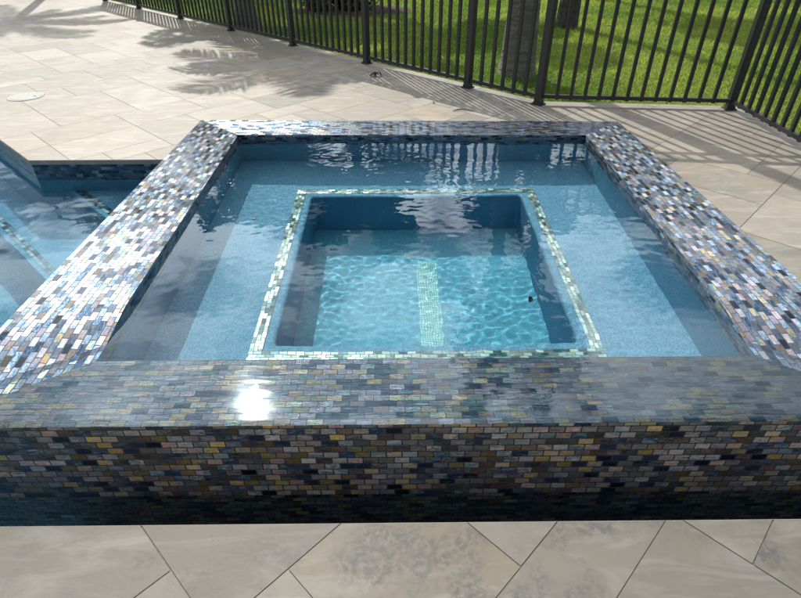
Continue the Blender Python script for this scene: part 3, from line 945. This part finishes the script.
A0 = (F_FAR[0] + FD[0] * off_a, F_FAR[1] + FD[1] * off_a)
fence('metal_fence', A0, F_CORNER, [0.0] + [p - off_a for p in pp], 'long run of dark metal picket fence slanting away to the upper left', 14)
d2 = math.hypot(F_CORNER2[0] - F_CORNER[0], F_CORNER2[1] - F_CORNER[1])
fence('metal_fence', F_CORNER, F_CORNER2, [0.0, d2], 'single dark metal picket fence panel behind the back right corner of the spa', 14, first_post=False)
fence('metal_fence', F_CORNER2, (4.50, -3.2), [0.0, 1.78, 3.56, 5.34, 7.08], 'dark metal picket fence running towards the viewer at the right edge', 14, first_post=False)

# ------------------------------------------------------------------ palms
def frond_mesh(length, seed, leaf=0.42):
    rnd = random.Random(seed); mb = MB()
    pts = []
    el = 1.0; p = Vector((0, 0, 0)); n = 26
    for i in range(n + 1):
        t = i / n
        pts.append(p.copy())
        a = R(62) - R(118) * t ** 1.15
        p = p + Vector((math.cos(a), 0, math.sin(a))) * (length / n)
    tube(mb, pts, [0.022 * (1 - 0.85 * i / n) for i in range(n + 1)], 5, col=(.9, .9, .9))
    m = 74
    for s in (-1, 1):
        for k in range(m):
            t = 0.10 + 0.90 * k / (m - 1)
            f = t * n; i = min(n - 1, int(f)); o = pts[i].lerp(pts[i + 1], f - i)
            tg = (pts[i + 1] - pts[i]).normalized()
            L_ = leaf * (math.sin(math.pi * min(1, t * 0.88 + 0.10)) ** 0.6) * rnd.uniform(0.85, 1.1) + 0.05
            d = (tg * rnd.uniform(0.55, 0.85) + Vector((0, s, 0)) * 1.0 + Vector((0, 0, rnd.uniform(-0.15, 0.25)))).normalized()
            w = tg.cross(d).cross(d).normalized() * 0.013
            mid = o + d * L_ * 0.5 + Vector((0, 0, -0.03)); tip = o + d * L_ * 0.93 + Vector((0, 0, -0.30 * L_))
            c = rnd.random(); cc = (c, c, c)
            mb.poly([o - w * .6, o + w * .6, mid + w, mid - w], col=cc)
            mb.poly([mid - w, mid + w, tip], col=cc)
    return mb
FROND = {}
def palm(x, y, h, r0, label, nf=20, seed=0, fl=2.2, lean=(0, 0), rough_trunk=False, leaf=0.42):
    root = empty('palm_tree', (x, y, gz), 0); tag(root, label, 'palm tree')
    rnd = random.Random(seed)
    mb = MB()
    n = 22; pts = []; rad = []
    for i in range(n + 1):
        t = i / n
        pts.append((lean[0] * t * t, lean[1] * t * t, h * t - 0.03))
        rad.append(r0 * (1.0 + 0.45 * math.exp(-t * 13) - 0.35 * min(1, max(0, (t - 0.14) / 0.12)) - 0.1 * t + 0.03 * math.sin(t * 9)))
    tube(mb, pts, rad, 20)
    mb.build('trunk', M_PALMBARK, root, smooth=True, merge=True)
    top = Vector(pts[-1])
    mb = MB(); tube(mb, [top - Vector((0, 0, .1)), top + Vector((0, 0, .35)), top + Vector((0, 0, .8))], [rad[-1] * 1.05, rad[-1] * 0.9, 0.04], 14)
    mb.build('crown_shaft', M_PALM, root, smooth=True)
    for k in range(nf):
        key = (k % 4, fl, leaf)
        az = k * 2.39996 + rnd.uniform(-.2, .2)
        if key not in FROND:
            o = frond_mesh(fl, 100 + key[0], leaf).build('frond', M_PALM, root); FROND[key] = o.data
        else:
            o = bpy.data.objects.new('frond', FROND[key]); COL.objects.link(o); o.parent = root
        o.location = top + Vector((0, 0, 0.45))
        tilt = R(-42 + 62 * (k / nf)) + rnd.uniform(-.1, .1)
        o.rotation_euler = (0, tilt, az)
        s = rnd.uniform(0.85, 1.08); o.scale = (s, s, s)
    return root
palm(2.85, 5.47, 6.3, 0.155, 'palm with a stout grey trunk standing close behind the fence corner', nf=22, seed=5, fl=1.9, leaf=0.5)
palm(-1.0, 8.80, 2.15, 0.16, 'short palm just behind the middle of the long fence run, its fronds shading the deck', nf=15, seed=8, fl=1.85, leaf=0.5)
palm(-7.0, 14.3, 4.6, 0.17, 'palm at the far upper left beyond the long fence run', nf=18, seed=12, fl=2.6)

# ------------------------------------------------------------------ broadleaf trees
def leafcloud(centers, n, ls, seed, colr=(0.0, 1.0)):
    rs = np.random.RandomState(seed); mb_v, F, C = [], [], []
    cs = np.array([c[:3] for c in centers]); rr = np.array([c[3] for c in centers])
    w = rr ** 2; w = w / w.sum()
    pick = rs.choice(len(cs), n, p=w)
    d = rs.normal(size=(n, 3)); d /= np.linalg.norm(d, axis=1)[:, None]
    rad = rr[pick] * (0.35 + 0.65 * rs.rand(n) ** 0.5)
    P = cs[pick] + d * rad[:, None] * np.array([1, 1, 0.72])
    a = rs.normal(size=(n, 3)); a /= np.linalg.norm(a, axis=1)[:, None]
    b = np.cross(a, rs.normal(size=(n, 3))); b /= np.linalg.norm(b, axis=1)[:, None]
    s = ls * (0.6 + 0.8 * rs.rand(n))[:, None]
    V = np.stack([P - a * s, P - b * s * .45, P + a * s, P + b * s * .45], 1).astype(np.float32)
    me = bpy.data.meshes.new('leaves')
    me.vertices.add(n * 4); me.vertices.foreach_set('co', V.ravel())
    me.loops.add(n * 4); me.loops.foreach_set('vertex_index', np.arange(n * 4, dtype=np.int32))
    me.polygons.add(n); me.polygons.foreach_set('loop_start', np.arange(0, n * 4, 4, dtype=np.int32))
    me.update()
    ca_ = me.color_attributes.new(name='tone', type='FLOAT_COLOR', domain='POINT')
    t = np.clip(rs.rand(n) * .6 + (rs.rand(len(cs))[pick]) * .4, 0, 1)
    Cc = np.ones((n, 4, 4), np.float32); Cc[:, :, :3] = t[:, None, None]
    ca_.data.foreach_set('color', Cc.ravel()); me.validate()
    return me
def tree(x, y, h, cr, r0, label, seed, nl=9000, flat=0.6, base=0.45, ls=0.09, mat=None, group=None, stretch=(1, 1)):
    root = empty('tree', (x, y, gz), 0); tag(root, label, 'tree', group)
    rnd = random.Random(seed); mb = MB()
    tp = [(0, 0, -0.05), (0.03, 0, 0.12 * h), (0.0, 0.05, 0.3 * h), (0.1, 0.0, base * h), (0.05, 0.1, 0.75 * h)]
    tube(mb, tp, [r0 * 1.45, r0 * 1.02, r0 * 0.9, r0 * 0.75, r0 * 0.3], 12)
    cents = []
    nb = 13
    for k in range(nb):
        az = k * 2.4 + rnd.uniform(-.3, .3); rr = cr * (0.25 + 0.6 * ((k % 4) / 3)); z = h * (base + 0.12 + (0.92 - base - 0.12) * rnd.random())
        c = Vector((math.cos(az) * rr * stretch[0], math.sin(az) * rr * stretch[1], z)); cents.append((c.x, c.y, c.z, cr * rnd.uniform(0.27, 0.42)))
        s = Vector((0.06, 0.04, h * rnd.uniform(base * 0.8, base + 0.15)))
        mid = s.lerp(c, 0.5) + Vector((0, 0, 0.15 * cr))
        tube(mb, [s, mid, c], [r0 * 0.4, r0 * 0.25, r0 * 0.08], 6)
        for q_ in range(2):
            e = c + Vector((rnd.uniform(-1, 1), rnd.uniform(-1, 1), rnd.uniform(-.3, .5))) * cr * 0.35
            tube(mb, [mid, c.lerp(e, .4), e], [r0 * 0.16, r0 * 0.1, r0 * 0.03], 5)
            cents.append((e.x, e.y, e.z, cr * 0.2))
    mb.build('trunk', M_BARK, root, smooth=True, merge=False)
    me = leafcloud(cents, nl, ls, seed)
    me.materials.append(mat or M_LEAF)
    cobj = bpy.data.objects.new('crown', me); COL.objects.link(cobj); cobj.parent = root
    return root
tree(4.28, 8.75, 8.5, 1.7, 0.135, 'dark slender tree on the lawn just right of the stout palm trunk', 21, 7000, base=0.62)
# trees outside the top of the frame: their shade lies on the lawn, their crowns show in the water
tree(0.3, 12.7, 7.0, 1.7, 0.2, 'broad tree on the lawn straight behind the spa', 31, 15000, base=0.55, stretch=(1.5, 0.6))
tree(-2.4, 14.4, 7.4, 1.8, 0.2, 'leafy tree on the lawn behind the short palm', 34, 11000, base=0.5, stretch=(1.5, 0.7))
tree(5.2, 13.9, 7.4, 1.6, 0.2, 'broad tree on the lawn behind the fence panel', 33, 7000, base=0.55, stretch=(1.6, 0.5))
tree(-3.6, 19.5, 8.4, 2.6, 0.22, 'leafy tree at the far left of the lawn', 35, 10000, base=0.4)
tree(9.5, 15.5, 8.0, 2.6, 0.22, 'leafy tree at the far right of the lawn', 37, 10000, base=0.4)
for i, (x, y, hh, cr) in enumerate([(-14, 26, 9, 4), (-7, 30, 10, 4.4), (0, 31, 9, 4.2), (7, 30, 10, 4.6), (14, 27, 9, 4.2), (21, 22, 9, 4.2)]):
    tree(x, y, hh, cr, 0.25, 'leafy tree in the row at the far edge of the lawn', 50 + i, 9000, base=0.25, ls=0.16, group='trees along the far edge of the lawn')

# shrub on the mulch bed
sh = empty('shrub', (0.55, 10.6, gz)); tag(sh, 'low dark brownish shrub on the mulch bed behind the long fence', 'shrub')
cents = [(random.uniform(-.75, .75), random.uniform(-.35, .35), random.uniform(.15, .42), random.uniform(.18, .3)) for _ in range(14)]
me = leafcloud(cents, 5200, 0.035, 77); me.materials.append(M_SHRUB)
o = bpy.data.objects.new('foliage', me); COL.objects.link(o); o.parent = sh
mb = MB()
for c in cents: tube(mb, [(c[0] * .4, c[1] * .4, 0), (c[0] * .8, c[1] * .8, c[2] * .5), c[:3]], [0.012, 0.008, 0.004], 5)
mb.build('stem', M_BARK, sh)

# ------------------------------------------------------------------ small things
mb = MB()
tube(mb, [(0, 0, 0.0), (0, 0, 0.005)], [0.165, 0.160], 40)
tube(mb, [(0, 0, 0.005), (0, 0, 0.0075)], [0.142, 0.138], 40)
lid = mb.build('skimmer_lid', M_LID); lid.location = (-2.2, 4.40, 0.0005)
tag(lid, 'round off-white skimmer lid set flush in the travertine deck left of the pool corner', 'lid')
hm = MB(); tube(hm, [(0.09, 0, 0.0075), (0.09, 0, 0.0085)], [0.014, 0.013], 12)
hm.build('finger_hole', M_DARK, lid)

def curl_leaf(name, loc, rz, label, cat, s=0.06, n=3):
    mb = MB(); rnd = random.Random(int(loc[0] * 100))
    for k in range(n):
        a0 = k * 2.1 + rnd.random(); ox, oy = rnd.uniform(-s, s) * .5, rnd.uniform(-s, s) * .3
        prev = None
        for i in range(7):
            t = i / 6; w = s * 0.28 * math.sin(math.pi * (0.08 + 0.9 * t)) + 0.001
            c = Vector((ox + math.cos(a0) * s * (t - .5) * 1.5, oy + math.sin(a0) * s * (t - .5) * 1.5, 0.002 + s * 0.55 * math.sin(math.pi * t) * (0.5 + 0.4 * (k % 2))))
            pn = Vector((-math.sin(a0), math.cos(a0), 0)) * w
            cur = (c - pn + Vector((0, 0, w * .7)), c, c + pn + Vector((0, 0, w * .7)))
            if prev:
                mb.poly([prev[0], prev[1], cur[1], cur[0]]); mb.poly([prev[1], prev[2], cur[2], cur[1]])
            prev = cur
    o = mb.build(name, M_DEADLEAF, None, smooth=True); o.location = loc; o.rotation_euler = (0, 0, rz)
    tag(o, label, cat); return o
curl_leaf('dry_leaf', (1.23, 5.17, 0.002), 0.3, 'clump of curled brown leaves on the shaded deck near a fence post', 'leaf', 0.065, 4)
curl_leaf('dry_leaf', (1.82, 4.12, 0.002), 1.1, 'tiny brown leaf scrap on the shaded deck before the fence', 'leaf', 0.03, 1)
mb = MB()
tube(mb, [(-0.09, -0.015, 0.006), (-0.045, 0.008, 0.012), (0, 0.012, 0.012), (0.05, 0.0, 0.009), (0.10, -0.03, 0.005)], [0.003, 0.006, 0.006, 0.005, 0.002], 7)
tw = mb.build('twig', M_DEADLEAF, None, smooth=True); tw.location = (2.06, 3.86, 0.0)
tag(tw, 'thin curved brown twig on the deck just behind the spa', 'twig')
sl_ = curl_leaf('sunken_leaf', (2.19, 1.31, FZ), 0.2, 'small dark leaf lying on the footwell floor right of the pale grate', 'leaf', 0.03, 1)
